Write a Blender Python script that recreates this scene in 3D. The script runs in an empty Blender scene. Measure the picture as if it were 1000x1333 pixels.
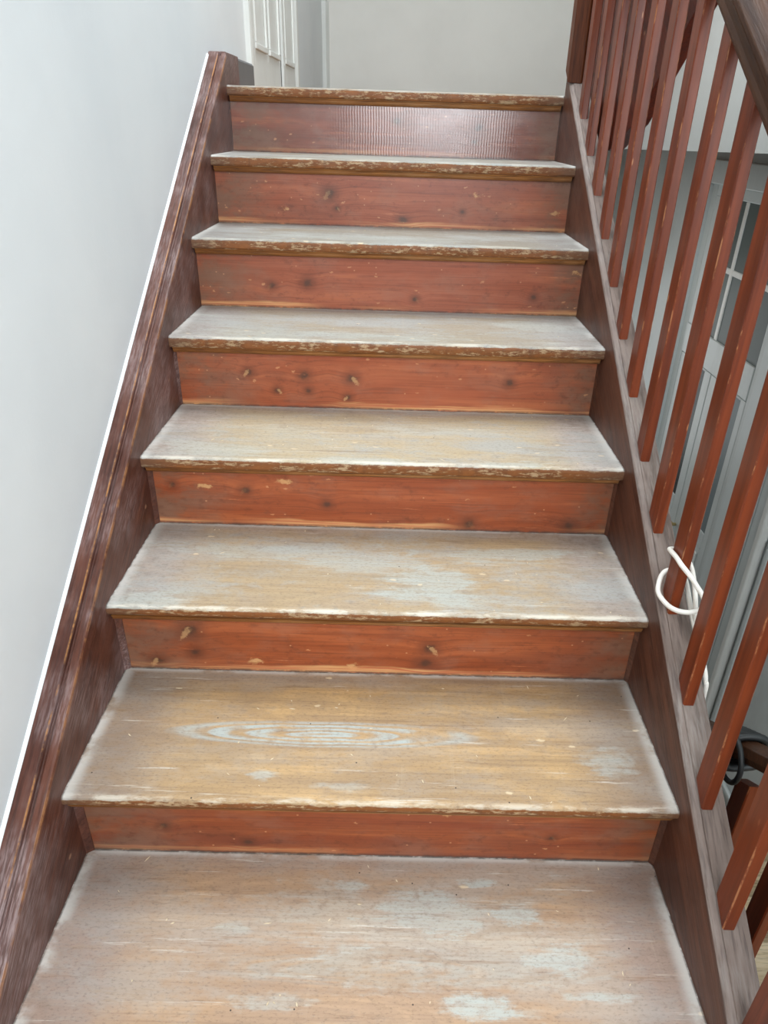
import bpy, bmesh, math, random
from mathutils import Vector, Matrix, noise as mnoise
random.seed(7)
S = bpy.context.scene
COL = S.collection

# ------------------------------------------------------------------ stair geometry constants (metres)
G, RI, NO, W = 0.29324, 0.185, 0.03806, 1.0569        # going, rise, nosing overhang, clear width
L_ = math.hypot(G, RI)
CU, SU = G / L_, RI / L_                              # cos / sin of the pitch
WL = -0.057                                           # face of the left wall
XR = 2.30                                             # face of the right wall
ZF = -1.75                                            # lower hall floor
YB = 6.14                                             # far wall
YW = -1.45                                            # wall behind the half landing
def PT(s, h, X=0.0):                                  # along pitch line, offset h above the nosing line
    return Vector((X, s * CU - h * SU, s * SU + h * CU))

# ------------------------------------------------------------------ camera
cd = bpy.data.cameras.new('camera')
cam = bpy.data.objects.new('camera', cd); COL.objects.link(cam)
cam.location = (0.54706, -0.23507, 1.38839)
cam.rotation_euler = (math.radians(61.21307), math.radians(-1.62878), math.radians(0.26315))
cd.sensor_fit = 'HORIZONTAL'; cd.sensor_width = 36.0
cd.lens = 36.0 * 924.64 / 1000.0
cd.shift_x = -17.262 / 1000.0
cd.shift_y = 2.681 / 1000.0
cd.clip_start = 0.02
S.camera = cam

# ------------------------------------------------------------------ world and lights
wd = bpy.data.worlds.new('sky'); S.world = wd; wd.use_nodes = True
bg = wd.node_tree.nodes['Background']
bg.inputs[0].default_value = (0.80, 0.90, 1.0, 1); bg.inputs[1].default_value = 2.0

def area(name, loc, rot, sx, sy, power, color):
    l = bpy.data.lights.new(name, 'AREA'); l.shape = 'RECTANGLE'; l.size = sx; l.size_y = sy
    l.energy = power; l.color = color
    o = bpy.data.objects.new(name, l); COL.objects.link(o); o.location = loc; o.rotation_euler = rot
    return o
# daylight entering through the half-landing window behind the photographer
area('window_daylight', (1.20, YW - 0.02, 1.95), (math.radians(90), 0, 0), 1.80, 1.5, 82, (0.93, 0.97, 1.0))
# daylight from the roof light over the stairwell
area('rooflight_daylight', (0.62, 2.3, 4.28), (0, 0, 0), 1.2, 1.9, 112, (0.93, 0.97, 1.0))
# added fill lamps brighten the lower hall, under landing and at far end
area('hall_fill_under_landing', (1.15, 3.9, 1.31), (0, 0, 0), 0.35, 0.35, 11, (1.0, 0.97, 0.92))
area('hall_fill_far_end', (1.1, YB - 0.02, -0.5), (math.radians(-90), 0, 0), 1.2, 1.6, 13, (0.95, 0.98, 1.0))

S.view_settings.view_transform = 'Standard'
S.view_settings.look = 'None'
S.view_settings.exposure = 0.0
S.view_settings.gamma = 1.0
S.view_settings.use_curve_mapping = False

# ------------------------------------------------------------------ material helpers
def lin(r, g, b):
    f = lambda c: (c / 255 / 12.92) if c / 255 <= 0.04045 else ((c / 255 + 0.055) / 1.055) ** 2.4
    return (f(r), f(g), f(b), 1.0)

class MT:
    """tiny node builder"""
    def __init__(s, name, rough=0.5, spec=0.5):
        s.m = bpy.data.materials.new(name); s.m.use_nodes = True
        s.nt = s.m.node_tree; s.b = s.nt.nodes['Principled BSDF']
        s.b.inputs['Roughness'].default_value = rough
        s.b.inputs['Specular IOR Level'].default_value = spec
        s.tc = s.nt.nodes.new('ShaderNodeTexCoord'); s.obj = s.tc.outputs['Object']
        s._sep = None
    def put(s, sock, v):
        if hasattr(v, 'is_linked') or isinstance(v, bpy.types.NodeSocket): s.nt.links.new(v, sock)
        else: sock.default_value = v
    def xyz(s, v=None):
        n = s.nt.nodes.new('ShaderNodeSeparateXYZ'); s.put(n.inputs[0], v or s.obj); return n.outputs
    def vec(s, x, y, z):
        n = s.nt.nodes.new('ShaderNodeCombineXYZ')
        for i, v in enumerate((x, y, z)): s.put(n.inputs[i], v)
        return n.outputs[0]
    def mp(s, scale, loc=(0, 0, 0), v=None, rot=(0, 0, 0)):
        n = s.nt.nodes.new('ShaderNodeMapping'); s.put(n.inputs[0], v or s.obj)
        n.inputs['Scale'].default_value = scale; n.inputs['Location'].default_value = loc
        n.inputs['Rotation'].default_value = rot
        return n.outputs[0]
    def ma(s, op, a, b=0.0, c=None):
        n = s.nt.nodes.new('ShaderNodeMath'); n.operation = op
        s.put(n.inputs[0], a); s.put(n.inputs[1], b)
        if c is not None: s.put(n.inputs[2], c)
        return n.outputs[0]
    def noise(s, v, scale=1.0, detail=3.0, rough=0.5, dist=0.0):
        n = s.nt.nodes.new('ShaderNodeTexNoise'); s.put(n.inputs['Vector'], v)
        n.inputs['Scale'].default_value = scale; n.inputs['Detail'].default_value = detail
        n.inputs['Roughness'].default_value = rough; n.inputs['Distortion'].default_value = dist
        return n.outputs[0]
    def vor(s, v, scale=1.0, rnd=1.0, dim='2D'):
        n = s.nt.nodes.new('ShaderNodeTexVoronoi'); n.voronoi_dimensions = dim; s.put(n.inputs['Vector'], v)
        n.inputs['Scale'].default_value = scale; n.inputs['Randomness'].default_value = rnd
        return n.outputs['Distance'], n.outputs['Color']
    def sm(s, v, lo, hi, a=0.0, b=1.0):
        n = s.nt.nodes.new('ShaderNodeMapRange'); n.interpolation_type = 'SMOOTHSTEP'
        s.put(n.inputs[0], v); s.put(n.inputs[1], lo); s.put(n.inputs[2], hi)
        s.put(n.inputs[3], a); s.put(n.inputs[4], b); return n.outputs[0]
    def mix(s, f, a, b, mode='MIX'):
        n = s.nt.nodes.new('ShaderNodeMix'); n.data_type = 'RGBA'; n.blend_type = mode
        s.put(n.inputs[0], f); s.put(n.inputs[6], a); s.put(n.inputs[7], b); return n.outputs[2]
    def mul(s, *a):
        r = a[0]
        for q in a[1:]: r = s.ma('MULTIPLY', r, q)
        return r
    def mx(s, *a):
        r = a[0]
        for q in a[1:]: r = s.ma('MAXIMUM', r, q)
        return r
    def color(s, c): s.put(s.b.inputs['Base Color'], c)
    def rough(s, v): s.put(s.b.inputs['Roughness'], v)
    def bump(s, h, strength=0.3, dist=0.002):
        n = s.nt.nodes.new('ShaderNodeBump'); s.put(n.inputs['Height'], h)
        n.inputs['Strength'].default_value = strength; n.inputs['Distance'].default_value = dist
        s.nt.links.new(n.outputs[0], s.b.inputs['Normal'])

def spots(t, v, scale, size, keep, soft=0.5, dim='2D'):
    """sparse blobs: voronoi cells, only a fraction kept"""
    d, c = t.vor(v, scale, 1.0, dim)
    cx = t.xyz(c)
    return t.mul(t.sm(d, size, size * soft), t.sm(cx[0], 1 - keep, 1 - keep + 0.01)), cx

def tread_material(i, base, warm, edge, resid, seed, ring=0.0, blobs=(), veil=0.4, blue=0.5, front=0.5, arch=None):
    """sanded pine, remains of grey paint in patches and in the grain, unsanded margins"""
    t = MT('tread_wood_%d' % i, 0.5, 0.35)
    x, y, z = t.xyz()
    o = seed * 3.17
    xy = t.vec(x, y, 0.0)
    fine = t.noise(t.mp((3.0, 190, 1), (o, o, 0), v=xy), 1, 4, 0.65)
    mid = t.noise(t.mp((1.6, 30, 1), (o, 2 * o, 0), v=xy), 1, 4, 0.6, 0.4)
    low = t.noise(t.mp((2.4, 5.5, 1), (3 * o, o, 0), v=xy), 1, 4, 0.6)
    n1 = t.noise(t.mp((8, 9, 1), (o, 1.3 * o, 0), v=xy), 1, 5, 0.62)
    n2 = t.noise(t.mp((38, 60, 1), (o, 2.3 * o, 0), v=xy), 1, 4, 0.7)
    speck = t.noise(t.mp((120, 260, 1), (o, o, 0), v=xy), 1, 3, 0.7)
    c = t.mix(t.sm(t.ma('ADD', t.ma('MULTIPLY', mid, 0.55), t.ma('MULTIPLY', low, 0.45)), 0.38, 0.62), base, warm)
    dk = t.mix(0.55, base, lin(96, 66, 44))
    c = t.mix(t.mul(t.sm(fine, 0.47, 0.72), 0.50), c, dk)
    bow = t.noise(t.mp((1.25, 5.2, 2), (o + 4, o, 0), v=xy), 1, 1.5, 0.4, 0.25)
    rings = t.ma('FRACT', t.ma('MULTIPLY', bow, 21.0))
    rings = t.mul(t.sm(rings, 0.0, 0.6), t.sm(rings, 1.0, 0.88))
    c = t.mix(t.mul(rings, 0.20, t.sm(low, 0.35, 0.6)), c, dk)
    # dull, less sanded zones
    c = t.mix(t.mul(t.sm(t.ma('ADD', t.ma('MULTIPLY', low, 0.6), t.ma('MULTIPLY', n1, 0.4)), 0.48, 0.60), 0.45), c, t.mix(0.6, edge, base))
    ringmask = 0.0
    if arch:
        ax, ay, rx, ry = arch
        wx = t.ma('DIVIDE', t.ma('SUBTRACT', x, ax), rx)
        wy = t.ma('DIVIDE', t.ma('ADD', t.ma('SUBTRACT', y, ay), t.ma('MULTIPLY', t.ma('SUBTRACT', t.noise(t.mp((3.5, 9, 1), (o, 0, 0), v=xy), 1, 3), 0.5), ry * 0.9)), ry)
        dd = t.ma('SQRT', t.ma('ADD', t.ma('POWER', wx, 2.0), t.ma('POWER', wy, 2.0)))
        dd = t.ma('ADD', dd, t.ma('MULTIPLY', t.ma('SUBTRACT', n1, 0.5), 0.16))
        rg = t.ma('FRACT', t.ma('MULTIPLY', dd, 3.4))
        rg = t.mul(t.sm(rg, 0.05, 0.55), t.sm(rg, 0.98, 0.80))
        inside = t.sm(dd, 1.75, 1.0)
        c = t.mix(t.mul(rg, inside, 0.45), c, t.mix(0.6, c, dk))
        ringmask = t.mul(rg, t.sm(dd, 1.25, 0.85), t.sm(n1, 0.36, 0.55), ring)
    # unsanded mauve margins along the strings and the riser
    wob = t.ma('MULTIPLY', t.ma('SUBTRACT', t.ma('ADD', t.ma('MULTIPLY', n1, 0.7), t.ma('MULTIPLY', n2, 0.3)), 0.5), 0.24)
    dl = t.ma('ADD', x, wob)
    dr = t.ma('ADD', t.ma('SUBTRACT', W, x), wob)
    db = t.ma('ADD', t.ma('SUBTRACT', G + NO, y), t.ma('MULTIPLY', wob, 0.6))
    marg = t.mx(t.sm(dl, 0.20, 0.06), t.sm(dr, 0.19, 0.06), t.mul(t.sm(db, 0.05, 0.01), 0.7))
    c = t.mix(t.mul(marg, 0.82), c, t.mix(t.sm(n2, 0.35, 0.65), edge, t.mix(0.35, edge, lin(110, 92, 84))))
    # grey paint residue: thin veil, free patches, placed patches
    vz = t.mul(t.sm(t.ma('ADD', t.ma('MULTIPLY', t.noise(t.mp((2.2, 7, 1), (5 + o, o, 2), v=xy), 1, 5, 0.68), 0.75), t.ma('MULTIPLY', n2, 0.25)), 0.44, 0.60), veil)
    c = t.mix(vz, c, t.mix(0.5, lin(172, 167, 160), lin(160, 168, 168)))
    r1 = t.noise(t.mp((3.6, 10.5, 6), (2 * o, o, 1), v=xy), 1, 6, 0.62, 0.5)
    rr = t.ma('ADD', t.ma('MULTIPLY', r1, 0.72), t.ma('MULTIPLY', n2, 0.28))
    th = 0.70 - 0.28 * resid
    patch = t.mul(t.sm(rr, th, th + 0.07), 0.75)
    warp = t.ma('ADD', t.ma('ADD', t.ma('MULTIPLY', t.ma('SUBTRACT', r1, 0.5), 3.4), t.ma('MULTIPLY', t.ma('SUBTRACT', n2, 0.5), 1.3)),
                t.ma('MULTIPLY', t.ma('SUBTRACT', t.noise(t.mp((5, 55, 1), (o, 3 * o, 0), v=xy), 1, 4, 0.7), 0.5), 2.2))
    for (bx, by, rx, ry, amt) in blobs:
        wx = t.ma('DIVIDE', t.ma('SUBTRACT', x, bx), rx); wy = t.ma('DIVIDE', t.ma('SUBTRACT', y, by), ry)
        dd = t.ma('SQRT', t.ma('ADD', t.ma('POWER', wx, 2.0), t.ma('POWER', wy, 2.0)))
        dd = t.ma('ADD', dd, warp)
        patch = t.mx(patch, t.mul(t.sm(dd, 1.20, 0.45), amt))
    grey = t.mix(blue, lin(184, 182, 170), lin(166, 178, 178))
    grey = t.mix(t.sm(n2, 0.35, 0.7), grey, t.mix(0.25, grey, base))
    c = t.mix(t.mul(t.mx(patch, ringmask), t.sm(fine, 0.75, 0.35, 0.55, 0.88)), c, grey)
    # sanding streaks, worn front arris, dirt at the joints, chips and pin holes
    st = t.sm(t.noise(t.mp((46, 2.6, 4), (o, o, 9), v=xy, rot=(0, 0, 0.35)), 1, 3, 0.7), 0.60, 0.72)
    c = t.mix(t.mul(st, 0.06), c, lin(212, 198, 174))
    st2 = t.sm(t.noise(t.mp((3, 70, 4), (2 * o, o, 5), v=xy, rot=(0, 0, 0.06)), 1, 4, 0.75), 0.60, 0.70)
    c = t.mix(t.mul(st2, 0.55), c, lin(212, 206, 194))
    st3 = t.sm(t.noise(t.mp((4, 60, 4), (3 * o, o, 8), v=xy, rot=(0, 0, -0.05)), 1, 4, 0.75), 0.58, 0.68)
    c = t.mix(t.mul(st3, 0.50), c, dk)
    st4 = t.sm(t.noise(t.mp((3.4, 17, 4), (4 * o, o, 8), v=xy), 1, 6, 0.7, 0.6), 0.56, 0.64)
    c = t.mix(t.mul(st4, 0.42), c, t.mix(0.5, lin(140, 120, 96), base))
    if arch: c = t.mix(t.mul(ringmask, 0.75), c, grey)
    c = t.mix(t.mul(t.sm(speck, 0.50, 0.68), 0.32), c, lin(92, 76, 64))
    c = t.mix(t.mul(t.sm(n2, 0.52, 0.70), t.sm(low, 0.4, 0.6), 0.35), c, lin(120, 98, 80))
    fr = t.mul(t.sm(t.ma('ADD', y, t.ma('MULTIPLY', wob, 0.08)), 0.016, 0.004),
               t.sm(t.noise(t.mp((9, 40, 4), (o, 0, 2), v=xy), 1, 5, 0.75), 0.44, 0.60))
    c = t.mix(t.mul(fr, front), c, lin(214, 206, 190))
    chips, cc = spots(t, t.mp((15, 34, 1), (o, o, 0), v=t.vec(t.ma('ADD', x, t.ma('MULTIPLY', n2, 0.02)), t.ma('ADD', y, t.ma('MULTIPLY', n1, 0.03)), 0.0), rot=(0, 0, 0.5)), 1, 0.13, 0.045)
    c = t.mix(t.mul(chips, 0.6), c, lin(220, 200, 164))
    pins, cc = spots(t, t.mp((11, 11, 1), (o + 7, o, 0), v=xy), 1, 0.020, 0.16)
    c = t.mix(pins, c, lin(60, 48, 42))
    cor = t.mx(t.sm(x, 0.030, 0.004), t.sm(t.ma('SUBTRACT', W, x), 0.030, 0.004), t.sm(t.ma('SUBTRACT', G + NO, y), 0.016, 0.003))
    c = t.mix(t.mul(cor, t.sm(n1, 0.36, 0.52), 0.65), c, lin(204, 202, 196))
    lineb = t.mul(t.mx(t.sm(t.ma('SUBTRACT', G + NO, y), 0.0045, 0.0015), t.sm(x, 0.004, 0.001), t.sm(t.ma('SUBTRACT', W, x), 0.004, 0.001)), t.sm(n2, 0.3, 0.55))
    c = t.mix(t.mul(lineb, 0.8), c, lin(66, 56, 50))
    # the nosing face: amber varnish, chipped
    zf = t.sm(t.ma('ADD', z, t.ma('MULTIPLY', t.ma('SUBTRACT', n2, 0.5), 0.006)), -0.0040, -0.0060)
    nn = t.noise(t.mp((11, 30, 60), (o, 1, 5)), 1, 5, 0.75)
    nw = t.sm(t.ma('ADD', t.ma('MULTIPLY', nn, 0.6), t.ma('MULTIPLY', t.noise(t.mp((60, 30, 160), (o, 1, 5)), 1, 4, 0.7), 0.4)), 0.50, 0.58)
    vc = t.mix(t.sm(nn, 0.3, 0.7), lin(138, 84, 42), lin(96, 56, 30))
    vc = t.mix(t.mul(nw, 0.65), vc, lin(196, 168, 130))
    vc = t.mix(t.mul(t.sm(n2, 0.5, 0.7), 0.35), vc, lin(80, 50, 32))
    vc = t.mix(t.mx(t.sm(x, 0.10, 0.0), t.sm(t.ma('SUBTRACT', W, x), 0.12, 0.0)), vc, t.mix(0.6, vc, lin(98, 76, 62)))
    c = t.mix(zf, c, vc)
    t.color(c)
    t.rough(t.ma('ADD', t.ma('MULTIPLY', n1, 0.25), 0.40))
    t.bump(t.ma('ADD', t.ma('ADD', t.ma('MULTIPLY', fine, 0.6), t.ma('MULTIPLY', speck, 0.4)), t.ma('MULTIPLY', patch, 0.8)), 0.30, 0.001)
    return t.m

def riser_material(i, a, b, seed, ripple=0.0, knots=(), foot=0.8):
    t = MT('riser_wood_%d' % i, 0.38, 0.45 if i != 8 else 0.85)
    x, y, z = t.xyz(); o = seed * 2.31
    xz = t.vec(x, z, 0.0)
    n1 = t.noise(t.mp((9, 14, 1), (o, o, 0), v=xz), 1, 5, 0.65)
    n2 = t.noise(t.mp((40, 60, 1), (o, 2 * o, 0), v=xz), 1, 4, 0.7)
    # grain bends round the knots
    kd = None
    for (kx_, kz_, kr_) in knots:
        dx = t.ma('DIVIDE', t.ma('SUBTRACT', x, kx_), kr_ * 1.15); dz = t.ma('DIVIDE', t.ma('SUBTRACT', z, kz_), kr_)
        d = t.ma('SQRT', t.ma('ADD', t.ma('POWER', dx, 2.0), t.ma('POWER', dz, 2.0)))
        kd = d if kd is None else t.ma('MINIMUM', kd, d)
    bend = t.sm(kd, 7.0, 0.0, 0.0, 0.010)
    zb_ = t.ma('ADD', z, bend)
    xg = t.vec(x, zb_, 0.0)
    mid = t.noise(t.mp((1.8, 26, 1), (o, o, 0), v=xg), 1, 4, 0.62, 0.5)
    fine = t.noise(t.mp((4.0, 210, 1), (o, o, 0), v=xg), 1, 4, 0.65)
    big = t.noise(t.mp((2.4, 6, 1), (o, 2 * o, 0), v=xz), 1, 4, 0.6)
    c = t.mix(t.sm(mid, 0.34, 0.66), a, b)
    c = t.mix(t.mul(t.sm(fine, 0.45, 0.70), 0.55), c, t.mix(0.65, c, lin(74, 34, 22)))
    c = t.mix(t.mul(t.sm(mid, 0.55, 0.66), t.sm(fine, 0.35, 0.6), 0.35), c, lin(196, 110, 64))
    c = t.mix(t.mul(t.sm(big, 0.50, 0.68), 0.55), c, lin(112, 62, 46))
    c = t.mix(t.mul(t.sm(big, 0.44, 0.30), 0.35), c, lin(178, 92, 58))
    # dusty ends
    ends = t.mul(t.mx(t.sm(x, 0.26, 0.02), t.sm(t.ma('SUBTRACT', W, x), 0.15, 0.01)), t.sm(n1, 0.32, 0.58))
    c = t.mix(t.mul(ends, 0.75), c, lin(116, 88, 70))
    haze = t.mul(t.sm(n1, 0.48, 0.68), 0.22)
    c = t.mix(haze, c, lin(142, 108, 90))
    c = t.mix(t.mul(t.sm(n2, 0.50, 0.68), t.sm(big, 0.35, 0.6), 0.40), c, lin(82, 44, 30))
    # knots
    kw = t.ma('ADD', kd, t.ma('MULTIPLY', t.ma('SUBTRACT', n2, 0.5), 2.6))
    c = t.mix(t.mul(t.sm(kw, 3.8, 0.8), 0.55), c, lin(92, 48, 32))
    c = t.mix(t.mul(t.sm(kw, 1.5, 0.3), 0.75), c, lin(70, 48, 38))
    kt = None
    for q_, (kx_, kz_, kr_) in enumerate(knots):
        if q_ % 2: continue
        sg = -1.0 if q_ % 4 else 1.0
        ux = t.ma('SUBTRACT', x, kx_ - sg * kr_ * 0.9); uz = t.ma('SUBTRACT', z, kz_ - kr_ * 0.5)
        ra = t.ma('DIVIDE', t.ma('ADD', t.ma('MULTIPLY', ux, 0.6), t.ma('MULTIPLY', uz, 0.8 * sg)), kr_ * 1.9)
        rb = t.ma('DIVIDE', t.ma('SUBTRACT', t.ma('MULTIPLY', uz, 0.6), t.ma('MULTIPLY', ux, 0.8 * sg)), kr_ * 0.75)
        d = t.ma('SQRT', t.ma('ADD', t.ma('POWER', ra, 2.0), t.ma('POWER', rb, 2.0)))
        kt = d if kt is None else t.ma('MINIMUM', kt, d)
    ktw = t.ma('ADD', kt, t.ma('MULTIPLY', t.ma('SUBTRACT', t.noise(t.mp((120, 130, 1), (o, o, 0), v=xz), 1, 4, 0.7), 0.5), 2.6))
    c = t.mix(t.mul(t.sm(ktw, 1.0, 0.4), {3: 0.55, 5: 0.55, 7: 0.25}.get(i, 0.08)), c, lin(198, 154, 106))
    # pale torn grain next to knots
    d3, c3 = t.vor(t.mp((5.2, 11, 1), (o, o, 0), v=xz, rot=(0, 0, -0.45)), 1.0); k3 = t.xyz(c3)
    tear = t.mul(t.sm(t.ma('ADD', d3, t.ma('MULTIPLY', t.ma('SUBTRACT', n2, 0.5), 0.35)), 0.09, 0.03), t.sm(k3[0], 0.86, 0.87))
    c = t.mix(t.mul(tear, 0.75), c, t.mix(t.sm(n2, 0.4, 0.6), lin(206, 160, 108), lin(150, 96, 60)))
    # nicks through the varnish
    ch, cc = spots(t, t.mp((24, 60, 1), (o, o, 0), v=t.vec(t.ma('ADD', x, t.ma('MULTIPLY', n2, 0.015)), t.ma('ADD', z, t.ma('MULTIPLY', n2, 0.02)), 0.0), rot=(0, 0, 0.2)), 1, 0.15, 0.035)
    c = t.mix(t.mul(ch, 0.55), c, lin(206, 148, 104))
    ch2, cc = spots(t, t.mp((50, 60, 1), (o, o, 0), v=xz), 1, 0.13, 0.035)
    c = t.mix(t.mul(ch2, 0.5), c, lin(206, 150, 110))
    sc = t.sm(t.noise(t.mp((5, 70, 1), (o, 2 * o, 0), v=xz), 1, 5, 0.75), 0.63, 0.69)
    c = t.mix(t.mul(sc, 0.50), c, lin(196, 122, 84))
    # rubbed strip along the foot of the riser
    wz = t.ma('SUBTRACT', z, t.ma('MULTIPLY', t.noise(t.mp((3, 1, 2), (2 * o, 0, 0)), 1, 4, 0.6), 0.036))
    ft = t.mul(t.sm(wz, 0.0, -0.008), t.sm(t.noise(t.mp((1.7, 1, 1), (o, 5, 0)), 1, 2), 0.40, 0.56))
    c = t.mix(t.mul(ft, foot), c, t.mix(t.sm(fine, 0.4, 0.6), lin(216, 164, 110), lin(190, 110, 72)))
    dirt = t.mul(t.sm(z, 0.007, 0.0015), t.sm(n2, 0.3, 0.55))
    c = t.mix(t.mul(dirt, 0.7), c, lin(70, 58, 52))
    t.color(c)
    t.rough(t.ma('ADD', t.ma('MULTIPLY', n1, 0.25), 0.22 if i != 8 else 0.08))
    rip = t.mul(t.mul(t.sm(x, 0.25, 0.5), t.sm(x, 0.98, 0.8)), t.ma('SINE', t.ma('ADD', t.ma('MULTIPLY', x, 720.0), t.ma('MULTIPLY', mid, 6.0))), ripple)
    t.bump(t.ma('ADD', t.ma('MULTIPLY', fine, 0.5), rip), 0.25, 0.001)
    return t.m

def stain_material(name, a, b, dust, dustamt, seed=0.0, rough=0.42, wear=None, axis='pitch', spec=0.28):
    """dark stained string board; coordinates turned so the grain follows the pitch"""
    t = MT(name, rough, spec)
    rot = (-math.atan2(RI, G), 0, 0) if axis == 'pitch' else (0, 0, 0)
    sc = {'pitch': (30, 2.5, 30), 'x': (2.5, 30, 30), 'z': (40, 40, 2.2)}[axis]
    v0 = t.mp((1, 1, 1), (0, 0, 0), rot=rot)
    g1 = t.noise(t.mp(sc, (seed, seed, 0), v=v0), 1, 4, 0.6, 0.2)
    g2 = t.noise(t.mp(tuple(q * 5 for q in sc), (seed, seed, 0), v=v0), 1, 3, 0.6)
    big = t.noise(t.mp((4, 4, 4), (seed, 1, 2)), 1, 4, 0.6)
    c = t.mix(t.sm(g1, 0.3, 0.7), a, b)
    c = t.mix(t.mul(t.sm(g2, 0.46, 0.66), 0.6), c, t.mix(0.75, c, lin(38, 20, 16)))
    gr = t.noise(t.mp(tuple(q * 9 for q in sc), (seed, 2, 0), v=v0), 1, 3, 0.7)
    c = t.mix(t.mul(t.sm(big, 0.40, 0.66), t.sm(gr, 0.42, 0.62, 0.25, 1.0), dustamt), c, dust)
    n = t.noise(t.mp((14, 14, 14), (seed, 0, 0)), 1, 5, 0.7)
    if wear:
        x, y, z = t.xyz()
        hh = t.ma('SUBTRACT', t.ma('MULTIPLY', z, CU), t.ma('MULTIPLY', y, SU))
        for (x0, hw, wc, amt) in wear:
            d = t.ma('ABSOLUTE', t.ma('SUBTRACT', x, x0))
            msk = t.mul(t.sm(d, hw, hw * 0.4), t.sm(n, 0.40, 0.60), t.sm(hh, 0.040, 0.046), amt)
            c = t.mix(msk, c, wc)
    ch, cc = spots(t, t.mp((30, 12, 16), (seed, 0, 0)), 1, 0.10, 0.06, dim='3D')
    c = t.mix(t.mul(ch, 0.6), c, lin(170, 130, 100))
    t.color(c)
    t.rough(t.ma('ADD', t.ma('MULTIPLY', n, 0.25), rough - 0.12))
    t.bump(t.ma('ADD', g1, t.ma('ADD', t.ma('MULTIPLY', g2, 0.8), t.ma('MULTIPLY', gr, 0.5))), 0.45, 0.0012)
    return t.m

def baluster_material():
    t = MT('baluster_varnish', 0.33, 0.30)
    oi = t.nt.nodes.new('ShaderNodeObjectInfo')
    rnd = oi.outputs['Random']
    off = t.ma('MULTIPLY', rnd, 17.0)
    x, y, z = t.xyz()
    v = t.vec(t.ma('ADD', x, off), y, t.ma('ADD', z, off))
    g1 = t.noise(t.mp((60, 60, 3.0), v=v), 1, 4, 0.6, 0.3)
    g2 = t.noise(t.mp((240, 240, 8), v=v), 1, 3, 0.6)
    big = t.noise(t.mp((6, 6, 2.2), v=v), 1, 3)
    c = t.mix(t.sm(g1, 0.3, 0.7), lin(120, 54, 27), lin(90, 38, 20))
    c = t.mix(t.mul(t.sm(g2, 0.5, 0.75), 0.4), c, lin(72, 32, 20))
    c = t.mix(t.mul(t.sm(big, 0.52, 0.72), 0.30), c, lin(124, 66, 44))
    n = t.noise(t.mp((60, 60, 14), v=v), 1, 5, 0.75)
    # worn arrises of the slat (half sizes 10 x 21 mm)
    ex = t.sm(t.ma('ABSOLUTE', x), 0.0074, 0.0090); ey = t.sm(t.ma('ABSOLUTE', y), 0.0188, 0.0203)
    arr = t.mul(ex, ey, t.sm(n, 0.52, 0.62))
    c = t.mix(t.mul(arr, 0.65), c, lin(190, 132, 90))
    sc, cc = spots(t, t.mp((70, 40, 14), v=v, rot=(0.3, 0.2, 0)), 1, 0.13, 0.05, dim='3D')
    c = t.mix(t.mul(sc, 0.6), c, lin(200, 140, 96))
    t.color(c); t.rough(t.ma('ADD', t.ma('MULTIPLY', n, 0.2), 0.26))
    t.bump(g1, 0.2, 0.001)
    return t.m

def plaster_material(name, c0, c1, rough=0.75, lumps=0.25):
    t = MT(name, rough, 0.35)
    n = t.noise(t.mp((1.6, 1.6, 1.6)), 1, 4, 0.6)
    n2 = t.noise(t.mp((7, 7, 7)), 1, 4, 0.6)
    n3 = t.noise(t.mp((160, 160, 160)), 1, 2, 0.5)
    t.color(t.mix(t.sm(n, 0.35, 0.7), c0, c1))
    t.bump(t.ma('ADD', t.ma('MULTIPLY', n2, 1.0), t.ma('MULTIPLY', n3, 0.10)), lumps, 0.006)
    return t.m

def paint_material(name, c0, rough=0.4, dirt=0.0):
    t = MT(name, rough, 0.5)
    n = t.noise(t.mp((5, 5, 2)), 1, 5, 0.65)
    c = t.mix(t.mul(t.sm(n, 0.45, 0.75), 0.35 + dirt), c0, t.mix(0.5, c0, lin(120, 116, 104)))
    t.color(c); t.bump(t.noise(t.mp((40, 40, 6)), 1, 3), 0.12, 0.001)
    return t.m

def glass_material(name, c, rough=0.08):
    t = MT(name, rough, 0.15)
    n = t.noise(t.mp((2, 2, 2)), 1, 3)
    t.color(t.mix(n, c, tuple(q * 0.75 for q in c[:3]) + (1,)))
    return t.m

M = {}
M['wall'] = plaster_material('white_plaster', lin(221, 225, 226), lin(214, 219, 221))
M['wall_far'] = plaster_material('white_plaster_far', lin(222, 220, 214), lin(216, 214, 208))
M['soffit'] = plaster_material('soffit_plaster', lin(232, 234, 230), lin(226, 228, 224))
M['caulk'] = plaster_material('white_filler', lin(236, 238, 238), lin(228, 232, 232), 0.6, 0.5)
M['white_paint'] = paint_material('white_gloss_paint', lin(214, 216, 212), 0.35)
M['grey_paint'] = paint_material('pale_grey_paint', lin(196, 204, 204), 0.4)
M['dark_skirting'] = paint_material('grey_skirting_paint', lin(92, 92, 94), 0.5)
M['string_l'] = stain_material('stained_string', lin(98, 58, 44), lin(70, 40, 32), lin(150, 130, 128), 0.78, 1.0,
    wear=[(-0.0262, 0.0017, lin(176, 122, 70), 0.80), (-0.0012, 0.0018, lin(160, 112, 72), 0.65), (-0.018, 0.004, lin(120, 104, 98), 0.4)])
M['string_r'] = stain_material('stained_string_dusty_top', lin(98, 60, 44), lin(70, 42, 32), lin(112, 88, 78), 0.35, 5.0,
    wear=[(1.0600, 0.0040, lin(150, 132, 124), 0.5)])
M['string_top'] = stain_material('dusty_string_cap', lin(128, 112, 104), lin(106, 90, 82), lin(146, 138, 132), 0.60, 8.0, 0.55)
M['rail'] = stain_material('dark_rail_varnish', lin(76, 47, 29), lin(54, 33, 21), lin(88, 60, 42), 0.20, 3.0, 0.45, spec=0.12)
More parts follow.
